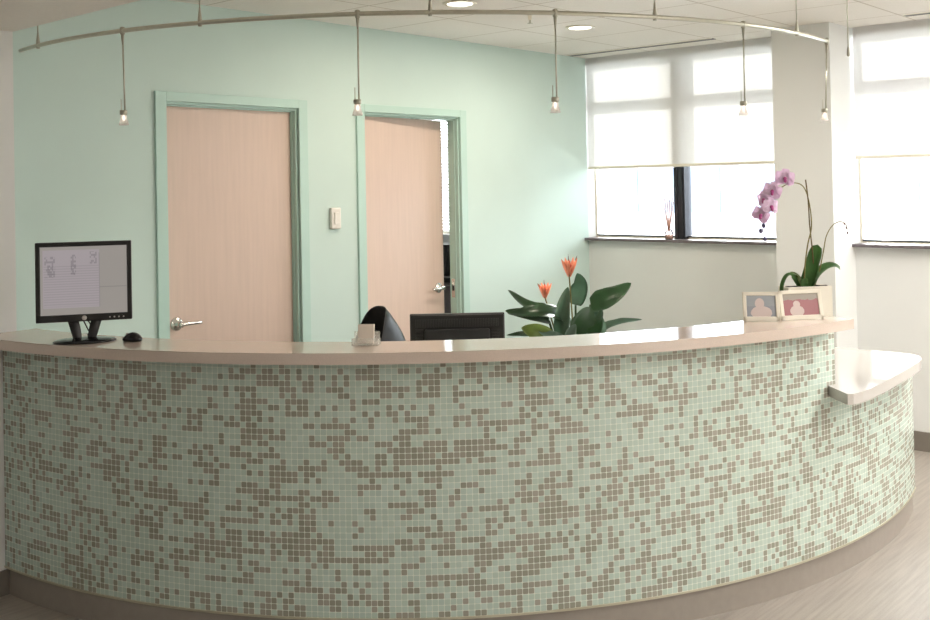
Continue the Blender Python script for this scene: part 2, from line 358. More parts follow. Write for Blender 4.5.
def pol(r, deg): return (CX+r*cos(radians(deg)), CY+r*sin(radians(deg)))
YEND = 4.207
def a_left(r): return -180+math.degrees(asin((CY-YEND)/r))   # the arc stops flush at the white wall
def ring(r0, r1, z0, z1, a0, a1, n=96, uv=None):
    """curved slab between two radii; a0/a1 are degrees or functions of the radius"""
    bm = bmesh.new(); L = bm.loops.layers.uv.new('UVMap')
    f0 = a0 if callable(a0) else (lambda r: a0); f1 = a1 if callable(a1) else (lambda r: a1)
    V = []
    for i in range(n+1):
        t = i/n; row = []
        for r, z in ((r0, z0), (r1, z0), (r1, z1), (r0, z1)):
            a = f0(r)+(f1(r)-f0(r))*t; x, y = pol(r, a); row.append((bm.verts.new((x, y, z)), radians(a)*r, z))
        V.append(row)
    def face(q):
        f = bm.faces.new([v[0] for v in q])
        for l, v in zip(f.loops, q): l[L].uv = (v[1]/.02137+2000, (v[2]-.117)/.02137+.0)
    for A, Bv in zip(V, V[1:]):
        for k in range(4): face((A[k], Bv[k], Bv[(k+1) % 4], A[(k+1) % 4]))
    face(V[0][::-1])
    f = bm.faces.new([v[0] for v in V[-1]])
    for l, v in zip(f.loops, V[-1]): l[L].uv = ((sqrt((l.vert.co.x-CX)**2+(l.vert.co.y-CY)**2))/.02137, (v[2]-.117)/.02137)
    return bm

# ------------------------------------------------------------------ the room
XL, YF = -3.2, -4.2      # left and front limits of the room
def struct(name, bm, m, parent=None, smooth=False):
    o = link(name, bm, m, parent, smooth)
    if parent is None: o['kind'] = 'structure'
    return o
XO = XW+.2
struct('floor', B(XL, XO, YF, 8.2, -.1, 0), 'floor')
bm = bmesh.new(); box(bm, 1.96, XO, YF, 8.2, ZC, ZC+.12); box(bm, XL, 1.96, YF, 8.2, 2.307, ZC+.12)
struct('ceiling', bm, 'ceiling')
# white wall the desk runs into, at the left
struct('wall_left', B(XL, 1.959, 4.21, YW+.14, 0, 2.307), 'white_paint')
struct('baseboard_left', B(XL, 1.959, 4.198, 4.21, 0, .1), 'base_vinyl')
# green wall with two door openings
D1 = (2.780, 3.603); D2 = (4.091, 4.930); DZ = 2.070
bm = bmesh.new()
for x0, x1, z0, z1 in ((1.959, D1[0], 0, ZC), (D1[0], D1[1], DZ, ZC), (D1[1], D2[0], 0, ZC), (D2[0], D2[1], DZ, ZC), (D2[1], XW, 0, ZC)):
    box(bm, x0, x1, YW, YW+.085, z0, z1)
struct('wall_back', bm, 'green_paint')
bm = bmesh.new()
for x0, x1 in ((1.959, D1[0]-.07), (D1[1]+.07, D2[0]-.07), (D2[1]+.07, XW)): box(bm, x0, x1, YW-.01, YW, 0, .1)
struct('baseboard_back', bm, 'base_vinyl')
# window wall: solid below the sills, piers between the bays
ZS, ZH = 1.222, 2.56
bays = [(2.74, YW), (.72, 2.392), (-1.3, .35), (-3.3, -1.67)]
bm = bmesh.new(); box(bm, XW, XO, YF, 8.2, 0, ZS-.0)
ys = [YF]+[v for b in sorted(bays) for v in b]
for i in range(0, len(ys), 2): 
    if i+1 < len(ys): box(bm, XW, XO, ys[i], ys[i+1], ZS, ZC)
box(bm, XW, XO, YW, YW+.3, ZS, ZC); box(bm, XW, XO, 7.2, 8.2, ZS, ZC)
struct('wall_right', bm, 'white_paint')
struct('baseboard_right', B(XW-.012, XW, YF, YW-.012, 0, .115), 'base_vinyl')
# piers standing proud of the wall
for i, (y0, y1) in enumerate(((2.388, 2.752), (.354, .716), (-1.666, -1.304))):
    struct('wall_column' if i == 0 else 'wall_column.%03d' % i, B(6.035, XW, y0, y1, 0, ZC), 'white_paint')
# remaining shell
struct('wall_front', B(XL-.1, XO, YF-.1, YF, 0, ZC), 'white_paint')
struct('wall_side', B(XL-.1, XL, YF, 8.2, 0, ZC), 'white_paint')
# little office behind the green wall
struct('wall_office_left', B(3.75, 3.83, YW+.14, 8.2, 0, ZC), 'white_paint')
struct('wall_office_back', B(3.83, XO, 8.1, 8.2, 0, ZC), 'white_paint')

# windows
def window(idx, y0, y1, mull, trans=2.235):
    w = empty('window_%d' % idx, (XW+.08, (y0+y1)/2, ZS)); w['kind'] = 'structure'
    ox, oy = XW+.08, (y0+y1)/2
    def L(bm): bmesh.ops.translate(bm, verts=bm.verts[:], vec=(-ox, -oy, -ZS)); return bm
    bm = bmesh.new()
    box(bm, XW+.10, XW+.15, y0, y0+.02, ZS, ZH); box(bm, XW+.10, XW+.15, y1-.012, y1, ZS, ZH)
    box(bm, XW+.10, XW+.15, y0+.02, y1-.012, ZS, ZS+.012); box(bm, XW+.10, XW+.15, y0+.02, y1-.012, ZH-.03, ZH)
    struct('window_frame', L(bm), 'frame_white', w)
    struct('transom_bar', L(B(XW+.09, XW+.15, y0+.02, y1-.012, trans-.028, trans+.028)), 'dark_metal', w)
    struct('bottom_rail', L(B(XW+.095, XW+.15, y0+.02, y1-.012, ZS+.012, ZS+.022)), 'dark_metal', w)
    if mull:
        bm = bmesh.new(); box(bm, XW+.055, XW+.15, mull-.042, mull+.042, ZS, ZH); 
        box(bm, XW+.048, XW+.055, mull-.03, mull-.012, ZS, ZH); box(bm, XW+.048, XW+.055, mull+.012, mull+.03, ZS, ZH)
        struct('mullion', L(bm), 'dark_metal', w)
        struct('mullion_light_block', L(B(XW+.152, XW+.23, mull-.075, mull+.075, 1.80, ZH+.2)), 'frame_white', w)  # added unseen block outside; widens the soft dark band on the shade cloth
    struct('window_pane', L(B(XW+.112, XW+.118, y0+.03, y1-.03, ZS+.03, ZH-.03)), 'window_glass', w)
    # sill: dark edged stool with a pale top
    struct('window_sill', L(B(XW-.055, XW+.09, y0+(.003 if idx > 0 else 0), min(y1, YW-.002), ZS-.018, ZS+.002, bev=.003)), 'sill_dark', w)
    return w
window(1, 2.742, YW, 3.64)
window(2, .72, 2.39, None)
window(3, -1.3, .35, -.5)
window(4, -3.3, -1.67, -2.5)
# office window
window(5, YW+.32, 7.2, None)

def shade(y0, y1, zb, label, nxt=None):
    s = empty('roller_shade', (XW+.03, (y0+y1)/2, ZH), 0, label, 'roller blind', 'roller shades on the window wall')
    w = (y1-y0)/2
    link('shade_cloth', B(-.0255, -.0235, -w, w, zb+.012-ZH, .004), 'shade_cloth', s)
    link('hem_bar', B(-.030, -.019, -w, w, zb-.006-ZH, zb+.014-ZH, bev=.003), 'frame_white', s)
    bm = bmesh.new(); tube(bm, [(.0, -w, -.028), (.0, w, -.028)], .022, 12); link('roller_tube', bm, 'frame_white', s, True)
    return s
shade(2.758, 4.372, 1.738, 'white roller shade half lowered over the window beside the green wall')
shade(.735, 2.375, 1.752, 'white roller shade half lowered over the window right of the column')
shade(-1.29, .34, 1.75, 'white roller shade nearer the viewer, third from the green wall')
# office venetian blind
vb = empty('venetian_blind', (XW+.03, 5.9, ZH), 0, 'white slatted blind seen through the gap of the ajar door', 'blind')
bm = bmesh.new(); 
for i in range(46):
    z = -.05-i*.028
    box(bm, -.012, .012, -1.25, 1.25, -.0008, .0008, M=Matrix.Translation((0, 0, z)) @ Matrix.Rotation(radians(38), 4, 'Y'))
link('slats', bm, 'slat_white', vb); link('head_rail', B(-.02, .02, -1.26, 1.26, -.04, 0), 'frame_white', vb)
for y in (-1., -.3, .3, 1.):
    bm = bmesh.new(); tube(bm, [(0, y, -.04), (0, y, -1.31)], .0015, 5); link('ladder_cord', bm, 'frame_white', vb)
# cabinet under the office window
cb = empty('office_cabinet', (6.1, 5.95, 0), 0, 'dark cabinet standing in the room behind the ajar door', 'cabinet')
link('cabinet_body', B(-.22, .2, -.9, .9, 0, .88, bev=.006), 'cabinet_grey', cb)
link('cabinet_top', B(-.24, .2, -.92, .92, .88, .92, bev=.004), 'black_plastic', cb)
for k in (-.45, .45):
    d = link('cabinet_door', B(-.238, -.22, k-.43, k+.43, .04, .86, bev=.003), 'cabinet_grey', cb)
    bm = bmesh.new(); tube(bm, [(-.255, k-.36*(1 if k > 0 else -1), .55), (-.255, k-.36*(1 if k > 0 else -1), .7)], .005); link('cabinet_handle', bm, 'satin_chrome', d, True)
bx = link('storage_box', B(-.16, .14, -.5, .5, 0, .245, bev=.004), 'black_plastic'); bx.location = (6.12, 5.95, .92); tag(bx, 'black box on the cabinet behind the ajar door', 'box')

# doors
def door(idx, x0, x1, swing, hinge_left):
    d = empty('door_%d' % idx, ((x0+x1)/2, YW, 0)); d['kind'] = 'structure'; cx = (x0+x1)/2
    def L(bm): bmesh.ops.translate(bm, verts=bm.verts[:], vec=(-cx, -YW, 0)); return bm
    bm = bmesh.new(); fw, pr = .06, .014
    # casing on both faces, jamb lining and stop
    for xa, xb in ((x0-fw, x0), (x1, x1+fw)):
        box(bm, xa, xb, YW-pr, YW+.005, 0, DZ+.046, bev=.002)
    box(bm, x0, x1, YW-pr, YW+.005, DZ, DZ+.046, bev=.002)
    box(bm, x0-.004, x0+.012, YW+.006, YW+.09, 0, DZ); box(bm, x1-.012, x1+.004, YW+.006, YW+.09, 0, DZ); box(bm, x0+.012, x1-.012, YW+.006, YW+.09, DZ-.012, DZ+.004)
    box(bm, x0+.0125, x0+.018, YW+.03, YW+.046, 0, DZ-.013); box(bm, x1-.018, x1-.0125, YW+.03, YW+.046, 0, DZ-.013); box(bm, x0+.018, x1-.018, YW+.03, YW+.046, DZ-.020, DZ-.0125)
    struct('door_frame', L(bm), 'green_gloss', d)
    W = x1-x0-.03
    p = bpy.data.objects.new('door_panel', None)
    bmp = B(0, W, 0, .042, .008, DZ-.016, bev=.002)
    if not hinge_left: bmesh.ops.transform(bmp, matrix=Matrix.Translation((-W, 0, 0)), verts=bmp.verts[:])
    p = link('door_panel', bmp, 'maple', d)
    hx = (x0+.015) if hinge_left else (x1-.015)
    p.location = (hx-cx, .048, 0); p.rotation_euler = (0, 0, swing)
    # lever handle
    kx = (W-.065) if hinge_left else (-W+.06)
    zz = .975
    bm = bmesh.new()
    Mx = Matrix.Translation((kx, 0, zz)) @ Matrix.Rotation(radians(90), 4, 'X')
    lathe(bm, [(.034, -.001), (.034, .006), (.030, .011), (.012, .013), (.011, .045), (.014, .052), (.006, .056)], 24, Mx)
    s = -1 if hinge_left else 1
    tube(bm, smooth_path([(kx, -.046, zz), (kx+s*.03, -.052, zz+.002), (kx+s*.08, -.052, zz+.001), (kx+s*.115, -.046, zz)], 4), [.012, .0115, .011, .0105, .01, .01, .0095, .0095, .0095, .0095, .0095, .009, .008], 10)
    link('lever_handle', bm, 'satin_chrome', p, True)
    bm = bmesh.new(); Mx2 = Matrix.Translation((kx, .042, zz)) @ Matrix.Rotation(radians(-90), 4, 'X')
    lathe(bm, [(.034, -.001), (.034, .006), (.030, .011), (.012, .013), (.011, .045), (.014, .052), (.006, .056)], 24, Mx2)
    tube(bm, [(kx, .09, zz), (kx+s*.11, .09, zz)], .01, 8); link('lever_handle', bm, 'satin_chrome', p, True)
    if hinge_left:
        bm = B(x1-.0135, x1-.0115, YW+.050, YW+.078, .91, 1.03); struct('strike_plate', L(bm), 'satin_chrome', d)
        bm = B(x1-.0142, x1-.0133, YW+.057, YW+.071, .955, .985); struct('strike_hole', L(bm), 'black_plastic', d)
    for z in (.25, 1.03, 1.8):
        bm = bmesh.new(); cyl(bm, .006, .006, z-.045, z+.045, 0, 0.046, n=10); link('hinge', bm, 'satin_chrome', p, True)
door(1, *D1, 0., False)
door(2, *D2, radians(6.4), True)

# ceiling fittings
def downlight(x, y, z, label):
    o = empty('downlight', (x, y, z), 0, label, 'ceiling light', 'recessed downlights')
    bm = bmesh.new(); lathe(bm, [(.066, -.001), (.088, -.001), (.088, -.005), (.082, -.008), (.068, -.006)], 32)
    link('trim_ring', bm, 'frame_white', o, True)
    bm = bmesh.new(); lathe(bm, [(.001, -.0125), (.045, -.0105), (.067, -.0062), (.066, -.002), (.001, -.002)], 32); link('lens', bm, 'lamp_white', o, True)
    return o
downlight(3.924, 3.461, ZC, 'round white downlight cut off by the top edge above the rail')
downlight(5.061, 3.51, ZC, 'round white downlight in the ceiling between two rail pendants, near the windows')
def slot(y0, y1, label):
    o = empty('air_diffuser', (6.147, (y0+y1)/2, ZC), 0, label, 'air vent', 'slot vents along the window wall'); w = (y1-y0)/2
    link('slot', B(-.03, .03, -w, w, -.003, 0), 'black_plastic', o)
    bm = bmesh.new(); box(bm, -.036, -.03, -w, w, -.004, 0); box(bm, .03, .036, -w, w, -.004, 0); link('diffuser_frame', bm, 'frame_white', o)
slot(3.2, YW-.02, 'long dark slot vent in the ceiling beside the green wall')
slot(.75, 1.985, 'dark slot vent in the ceiling right of the column')
sp = empty('sprinkler', (4.463, 3.426, ZC), 0, 'small metal fire sprinkler head hanging from the ceiling', 'sprinkler')
bm = bmesh.new(); lathe(bm, [(.03, 0), (.03, -.004), (.012, -.008), (.011, -.03), (.005, -.034)], 20); link('sprinkler_cup', bm, 'frame_white', sp, True)
bm = bmesh.new(); lathe(bm, [(.004, -.03), (.004, -.05), (.016, -.051), (.016, -.053), (.003, -.055)], 16); link('deflector', bm, 'nickel', sp, True)
# flat light panels added out of view to brighten the room
def fill_panel(x, y, z, label):
    o = empty('added_fill_panel', (x, y, z), 0, label, 'ceiling light', 'added fill light panels out of view')
    bm = bmesh.new(); box(bm, -.61, .61, -.305, -.285, -.01, 0); box(bm, -.61, .61, .285, .305, -.01, 0); box(bm, -.61, -.59, -.285, .285, -.01, 0); box(bm, .59, .61, -.285, .285, -.01, 0)
    link('fill_panel_frame', bm, 'frame_white', o); link('fill_panel_lens', B(-.59, .59, -.285, .285, -.006, -.001), 'fill_panel_glow', o)
FILL_PANELS = [(3.9, -.9, ZC), (3.9, -2.7, ZC), (.5, -1.4, 2.307), (5.4, .6, ZC)]
for x, y, z in FILL_PANELS: fill_panel(x, y, z, 'added fill light panel on the ceiling, out of view')

# light switch
sw = empty('light_switch', (3.853, YW, 1.46), 0, 'small white light switch on the green wall between the doors', 'light switch')
link('switch_plate', B(-.036, .036, -.022, 0, -.06, .06, bev=.006), 'switch_white', sw); link('switch_rocker', B(-.016, .016, -.028, -.022, -.033, .033, bev=.002), 'switch_white', sw)

# ------------------------------------------------------------------ reception desk
desk = empty('reception_desk', (0, 0, 0), 0, 'curved reception desk faced in green and taupe mosaic tiles', 'reception desk')
AE = -99.4
autosmooth(link('tiled_front', ring(R-.12, R, .117, ZT-.04, a_left, AE, 110), 'tile', desk))
autosmooth(link('low_tiled_front', ring(R-.12, R, .117, .742, AE+.02, -77.5, 40), 'tile', desk))
autosmooth(link('toe_kick', ring(R-.10, R-.012, 0, .112, a_left, -77.7, 120), 'toe_vinyl', desk))
autosmooth(link('metal_edge', ring(R-.11, R+.004, .110, .118, a_left, -77.5, 120), 'trim_strip', desk))
bm = ring(R-.142, R+.115, ZT-.04, ZT, a_left, lambda r: -100.1-(r-R)*1.2, 110); bevel_all(bm, .003, 50)
autosmooth(link('countertop', bm, 'quartz', desk), 8)
ct_low = [pol(R+.002, -100.5), (4.000, 1.545), (4.02, 1.529), (4.085, 1.517), (4.163, 1.514), (4.29, 1.516), (4.42, 1.521), (4.53, 1.527), (4.64, 1.534), (4.76, 1.542), (4.873, 1.553), (4.95, 1.565), (5.01, 1.583), (5.055, 1.61), (5.082, 1.645), (5.095, 1.69),
          (5.095, 1.8), (5.075, 2.0), (5.04, 2.25), (4.98, 2.45), (4.55, 2.50), (4.2, 2.45), pol(R-.135, -99.3), pol(R+.002, -99.3)]
bm = bmesh.new(); prism(bm, ct_low, .742, .785); bevel_all(bm, .003, 50)
link('low_countertop', bm, 'quartz_white', desk)
autosmooth(link('work_surface', ring(R-1.1, R-.121, .71, .74, lambda r: a_left(r)+.2, -99.6, 80), 'laminate', desk))
for a in (-165, -142, -118, -100.5):
    bm = bmesh.new(); x0, y0 = pol(R-1.05, a); x1, y1 = pol(R-.121, a); dx = cos(radians(a+90))*.015; dy = sin(radians(a+90))*.015
    prism(bm, [(x0-dx, y0-dy), (x1-dx, y1-dy), (x1+dx, y1+dy), (x0+dx, y0+dy)], 0, .71); link('support_panel', bm, 'laminate', desk)

# ------------------------------------------------------------------ monitors
def screen_mesh(w, h):
    bm = bmesh.new(); L = bm.loops.layers.uv.new('UVMap')
    v = [bm.verts.new(p) for p in ((-w/2, 0, -h/2), (w/2, 0, -h/2), (w/2, 0, h/2), (-w/2, 0, h/2))]
    f = bm.faces.new(v)
    for l, u in zip(f.loops, ((0, 0), (1, 0), (1, 1), (0, 1))): l[L].uv = u
    return bm
def monitor_shell(w, h, dpt, bl, bt):
    """housing with bezel, screen recess and bulged back; front faces -y, centre at origin"""
    bm = bmesh.new()
    sw, sh = w-2*bl, h-2*bt
    # bezel as four bevelled bars
    box(bm, -w/2, w/2, -.006, .02, h/2-bt, h/2, bev=.003); box(bm, -w/2, w/2, -.006, .02, -h/2, -h/2+bt*1.6, bev=.003)
    box(bm, -w/2, -w/2+bl, -.006, .02, -h/2, h/2, bev=.003); box(bm, w/2-bl, w/2, -.006, .02, -h/2, h/2, bev=.003)
    box(bm, -w/2+.004, w/2-.004, .004, .03, -h/2+.004, h/2-.004, bev=.004)
    return bm
# monitor on the high counter, seen from the front
mx = empty('monitor', (1.971, 3.674, ZT), -T+radians(15), 'black computer monitor with a lit spreadsheet screen on the counter', 'monitor')
W, H, zc = .345, .302, .228
MON_UP = Matrix.Translation((0, 0, zc))
bm = monitor_shell(W, H, .03, .017, .017); box(bm, -W*.36, W*.36, .028, .05, -H*.36, H*.36, bev=.008); bmesh.ops.transform(bm, matrix=MON_UP, verts=bm.verts[:])
hs = link('monitor_housing', bm, 'black_plastic', mx)
sc = link('screen', screen_mesh(W-.034, H-.044), 'screen', mx, loc=(0, -.0, zc+.005), recalc=False)
bm = bmesh.new(); lathe(bm, [(.009, 0), (.009, .002), (.007, .003), (.001, .003)], 20, Matrix.Translation((.0, -.006, zc-H/2+.0135)) @ Matrix.Rotation(radians(90), 4, 'X')); link('badge', bm, 'silver_badge', hs, True)
for k in range(4):
    bm = bmesh.new(); lathe(bm, [(.003, 0), (.003, .001), (.0025, .0018), (.0005, .0018)], 10, Matrix.Translation((.092+k*.0165, -.006, zc-H/2+.0125)) @ Matrix.Rotation(radians(90), 4, 'X')); link('button', bm, 'silver_badge', hs, True)
# two-legged neck and oval foot
bm = bmesh.new()
for s in (-1, 1):
    P = [(s*.026, 0, .012), (s*.034, .006, .05), (s*.048, .02, .10), (s*.054, .03, .13)]
    for a, b_ in zip(P, P[1:]):
        pass
    pr = smooth_path(P, 4); r_ = []
    for i, p in enumerate(pr): r_.append(p)
    vv = []
    for i, p in enumerate(r_):
        w2 = .015+.004*sin(i/len(r_)*pi)
        vv.append([bm.verts.new((p.x-w2, p.y-.006, p.z)), bm.verts.new((p.x+w2, p.y-.006, p.z)), bm.verts.new((p.x+w2, p.y+.008, p.z)), bm.verts.new((p.x-w2, p.y+.008, p.z))])
    for A, Bv in zip(vv, vv[1:]):
        for k in range(4): bm.faces.new((A[k], A[(k+1) % 4], Bv[(k+1) % 4], Bv[k]))
    bm.faces.new(vv[0]); bm.faces.new(vv[-1][::-1])
link('stand_neck', bm, 'black_plastic', mx, True)
bm = bmesh.new(); lathe(bm, [(.112, 0), (.115, .003), (.108, .008), (.06, .014), (.01, .017)], 40); bmesh.ops.transform(bm, matrix=Matrix.Diagonal((1, .72, 1, 1)), verts=bm.verts[:]); link('stand_foot', bm, 'black_gloss', mx, True)
bm = bmesh.new(); tube(bm, smooth_path([(-.02, .03, .12), (-.005, .035, .085), (.012, .035, .07), (.018, .04, .05), (.006, .05, .016)], 5), .0025, 6); tube(bm, smooth_path([(.012, .03, .12), (-.01, .035, .09), (.0, .035, .06), (.02, .045, .014)], 5), .0025, 6); link('cable', bm, 'black_plastic', mx, True)

# mouse
ms = empty('computer_mouse', (2.082, 3.524, ZT), -T+radians(70), 'small black computer mouse on the counter beside the lit monitor', 'mouse')
def mouse_body():
    bm = bmesh.new(); bmesh.ops.create_uvsphere(bm, u_segments=24, v_segments=14, radius=1)
    for v in bm.verts:
        x, y, z = v.co; z = max(z, -.35); w = .023+.003*(y*y)
        hgt = .034*(1-.25*(y+.2)**2)
        v.co = (x*w, y*.042, (z+.35)/1.35*hgt)
    return bm
link('mouse_shell', mouse_body(), 'black_gloss', ms, True)
bm = bmesh.new(); cyl(bm, .007, .007, -.003, .003, n=16, M=Matrix.Translation((0, .022, .024)) @ Matrix.Rotation(radians(90), 4, 'Y')); link('scroll_wheel', bm, 'silver_badge', ms, True)

# monitor behind the counter, seen from the back
m2 = empty('monitor', (3.42, 3.07, .74), -T+pi, 'black computer monitor seen from behind, standing inside the desk', 'monitor')
W2, H2, z2 = .422, .30, .171
bm = monitor_shell(W2, H2, .03, .016, .016)
bmesh.ops.transform(bm, matrix=Matrix.Translation((0, 0, z2)), verts=bm.verts[:])
hb = link('monitor_housing', bm, 'black_plastic', m2)
bm = bmesh.new()
# raised back box with a frame of vent ribs above it
box(bm, -.145, .145, .029, .06, z2-.12, z2+.085, bev=.008)
link('back_cover', bm, 'chair_black', hb)
bm = bmesh.new()
for i in range(52):
    x = -.184+i*.0072
    box(bm, x, x+.0034, .029, .036, z2+.092, z2+.128)
for i in range(30):
    z = z2-.11+i*.0066
    for s in (-1, 1): box(bm, s*.152, s*.186, .029, .035, z, z+.003)
link('vent_ribs', bm, 'rib_plastic', hb)
link('screen', screen_mesh(W2-.032, H2-.042), 'screen', m2, loc=(0, -.0, z2+.005), recalc=False)
bm = bmesh.new(); box(bm, -.04, .04, .04, .062, .01, .12, bev=.004); link('stand_neck', bm, 'black_plastic', m2)
bm = bmesh.new(); lathe(bm, [(.11, 0), (.115, .004), (.1, .01), (.02, .015)], 36, Matrix.Translation((0, .03, 0)) @ Matrix.Diagonal((1, .8, 1, 1))); link('stand_foot', bm, 'black_gloss', m2, True)

# ------------------------------------------------------------------ business card holder
hx, hy = 2.512, 2.722
hx += .013; hy -= .013
ch = empty('card_holder', (hx, hy, ZT), -T+radians(-6), 'clear acrylic card holder on the counter in front of the chair', 'card holder')
bm = bmesh.new()
box(bm, -.047, .047, -.022, .03, 0, .003, bev=.001); box(bm, -.047, .047, -.022, -.019, 0, .026, bev=.001)
Mt = Matrix.Translation((0, .012, .003)) @ Matrix.Rotation(radians(-18), 4, 'X')
box(bm, -.047, .047, .004, .007, 0, .045, bev=.001, M=Mt)
for s in (-1, 1): box(bm, s*.047-.0015, s*.047+.0015, -.022, .03, 0, .022, bev=.0007)
link('holder_tray', bm, 'acrylic', ch)
cd = empty('business_card', (hx, hy, ZT+.004), -T+radians(-6), 'stack of blank white cards standing upright in the clear holder', 'cards')
bm = bmesh.new(); box(bm, -.030, .028, -.010, .001, 0, .068, M=Matrix.Translation((0, .008, 0)) @ Matrix.Rotation(radians(-14), 4, 'X')); link('cards', bm, 'card_white', cd)

# ------------------------------------------------------------------ picture frames
def picture_frame(x0, y0, x1, y1, h, photo, label, lean=12):
    cx, cy = (x0+x1)/2, (y0+y1)/2; w = math.hypot(x1-x0, y1-y0)
    o = empty('picture_frame', (cx, cy, ZT), atan2(y1-y0, x1-x0), label, 'picture frame', 'photo frames on the high counter')
    M = Matrix.Rotation(radians(-lean), 4, 'X'); t = .015
    bm = bmesh.new()
    box(bm, -w/2, w/2, -.0, .012, 0, t*1.3, bev=.002, M=M); box(bm, -w/2, w/2, 0, .012, h-t, h, bev=.002, M=M)
    box(bm, -w/2, -w/2+t, 0, .012, 0, h, bev=.002, M=M); box(bm, w/2-t, w/2, 0, .012, 0, h, bev=.002, M=M)
    box(bm, -w/2+.003, w/2-.003, .006, .014, .003, h-.003, M=M)
    link('frame', bm, 'frame_white', o)
    pm = screen_mesh(w-2*t, h-2.3*t); bmesh.ops.transform(pm, matrix=M @ Matrix.Translation((0, .0045, h/2+.15*t)), verts=pm.verts[:]); link('photograph', pm, photo, o, recalc=False)
    bm = bmesh.new(); tube(bm, [(0, .012+h*.70*sin(radians(lean)), h*.66), (0, h*.30, .003)], .003, 6)
    link('easel_back', bm, 'frame_white', o)
picture_frame(3.806, 1.880, 3.886, 1.761, .118, 'photo_grey', 'white frame with a grey toned portrait photo, left one of the pair on the counter')
picture_frame(3.905, 1.764, 4.043, 1.648, .120, 'photo_red', 'white frame with a reddish photo, in front of the orchid planter')

# ------------------------------------------------------------------ leaves
def leaf(pts, width, fold=.18, nrm=None, tipw=.0, n=14, curl=0., base=.25, blunt=False):
    """leaf blade along a smoothed path; width profile swells then tapers; nrm = facing direction"""
    P = smooth_path(pts, max(2, n//(len(pts)-1))); m = len(P)-1
    bm = bmesh.new(); rows = []
    for i, p in enumerate(P):
        t = i/m; tg = (P[min(i+1, m)]-P[max(i-1, 0)]).normalized()
        f = Vector(nrm) if nrm else Vector((0, 0, 1))
        side = tg.cross(f).normalized(); nn = side.cross(tg).normalized()
        tt = base*.35+t*(1-base*.35); w = .001 if t >= 1 else width*.5*(min(1., 2.1*tt**.6*(1-tt)**.35) if blunt else min(1.08, 2.5*tt**.6*(1-tt)**.85))
        w = max(w*(1 if t < .98 else .5), .0012)
        row = []
        for k, u in enumerate((-1, -.66, -.33, 0, .33, .66, 1)):
            off = fold*w*(abs(u)**1.4) + .04*w*sin(t*17+u*3)*abs(u)
            row.append(bm.verts.new(p+side*(u*w)+nn*(off+curl*w*u)))
        rows.append(row)
    for a, b in zip(rows, rows[1:]):
        for k in range(6): bm.faces.new((a[k], a[k+1], b[k+1], b[k]))
    ret = bmesh.ops.solidify(bm, geom=bm.faces[:], thickness=.0012)
    return bm

# bird of paradise plant in the corner; u = across, v = height, d = depth from the plant's axis
PB = Vector((5.165, 3.667, 0)); SC = 6.3/1024.7
def PP(px, py, d=0.):           # sketch units (one unit is SC metres) to a point
    return RV*((px-575)*SC)+UP*(.731+(330-py)*SC)+FV*d
plant = empty('bird_of_paradise_plant', PB, 0, 'leafy potted plant with two orange flowers behind the desk', 'plant')
bm = bmesh.new(); lathe(bm, [(.13, 0), (.15, .01), (.19, .36), (.2, .38), (.2, .41), (.18, .41), (.175, .37), (.05, .365)], 36); link('plant_pot', bm, 'pot_ceramic', plant, True)
bm = bmesh.new(); lathe(bm, [(.01, .366), (.174, .366), (.174, .374), (.01, .38)], 30); link('soil', bm, 'soil', plant, True)
back = -FV
def bleaf(pts, w, m, nrm, fold=.18, stem=True, base=.25):
    P = [PP(*p) for p in pts]
    l = link('leaf', leaf(P, w*SC, fold, nrm, n=18, base=base), m, plant, True)
    if stem:
        b0 = P[0]; r = Vector((b0.x*.15, b0.y*.15, .375))
        bm = bmesh.new(); tube(bm, smooth_path([r, (r+b0)/2*Vector((1, 1, 1)).x+Vector((0, 0, -.02)), b0], 5), [.007]*11, 8); link('leaf_stem', bm, 'leaf_dark', l, True)
L_ = Vector
bleaf([(562, 312, .0), (543, 309, -.02), (527, 304, -.02), (509, 289, .02)], 19, 'leaf_dark', (back*.5+UP*.9+RV*.1), .25)
bleaf([(548, 318, -.1), (535, 313, -.14), (518, 309, -.16), (505, 307, -.12)], 14, 'leaf_dark', (back*.8+UP*.6), .3)
bleaf([(575, 330, -.05), (562, 316, -.12), (545, 308, -.18), (522, 308, -.2), (507, 309, -.15)], 24, 'leaf_dark', (back*.55+UP*.8), .25)
bleaf([(549, 334, -.28), (540, 328, -.30), (530, 323, -.31), (519, 320, -.30)], 20, 'leaf_olive', (back*.95+UP*.3), .12)
bleaf([(560, 338, -.2), (560, 320, -.2), (563, 300, -.16), (567, 285, -.12)], 19, 'leaf_blue', (back*.8-RV*.6), .3)
bleaf([(573, 336, -.25), (578, 322, -.26), (582, 312, -.25), (586, 303, -.22)], 28, 'leaf_dark', (back*.9+RV*.1), .15)
bleaf([(585, 336, -.3), (590, 322, -.3), (594, 314, -.26), (597, 305, -.22)], 20, 'leaf_dark', (back*.6-RV*.8), .15)
bleaf([(577, 306, .05), (580, 294, .06), (582, 284, .06), (579, 274, .04)], 19, 'leaf_blue', (back*.95+UP*.2), .1)
bleaf([(590, 304, -.05), (599, 300, -.08), (612, 294, -.1), (630, 283, -.08)], 25, 'leaf_dark', (back*.8+UP*.6+RV*.05), .12)
bleaf([(600, 334, .1), (612, 328, .1), (626, 324, .08), (645, 323, .1)], 13, 'leaf_blue', (back*.45+UP*.9), .2)
bleaf([(560, 332, -.28), (552, 330, -.3), (544, 327, -.3), (534, 322, -.3)], 13, 'leaf_blue', (back*.7+UP*.6), .2)
bleaf([(540, 333, -.1), (528, 331, -.1), (516, 331, -.1), (506, 332, -.08)], 9, 'leaf_dark', (back*.5+UP*.8), .2)
bleaf([(598, 338, -.1), (597, 325, -.1), (594, 314, -.08), (590, 306, -.05)], 16, 'leaf_blue', (back*.8+RV*.5), .2)
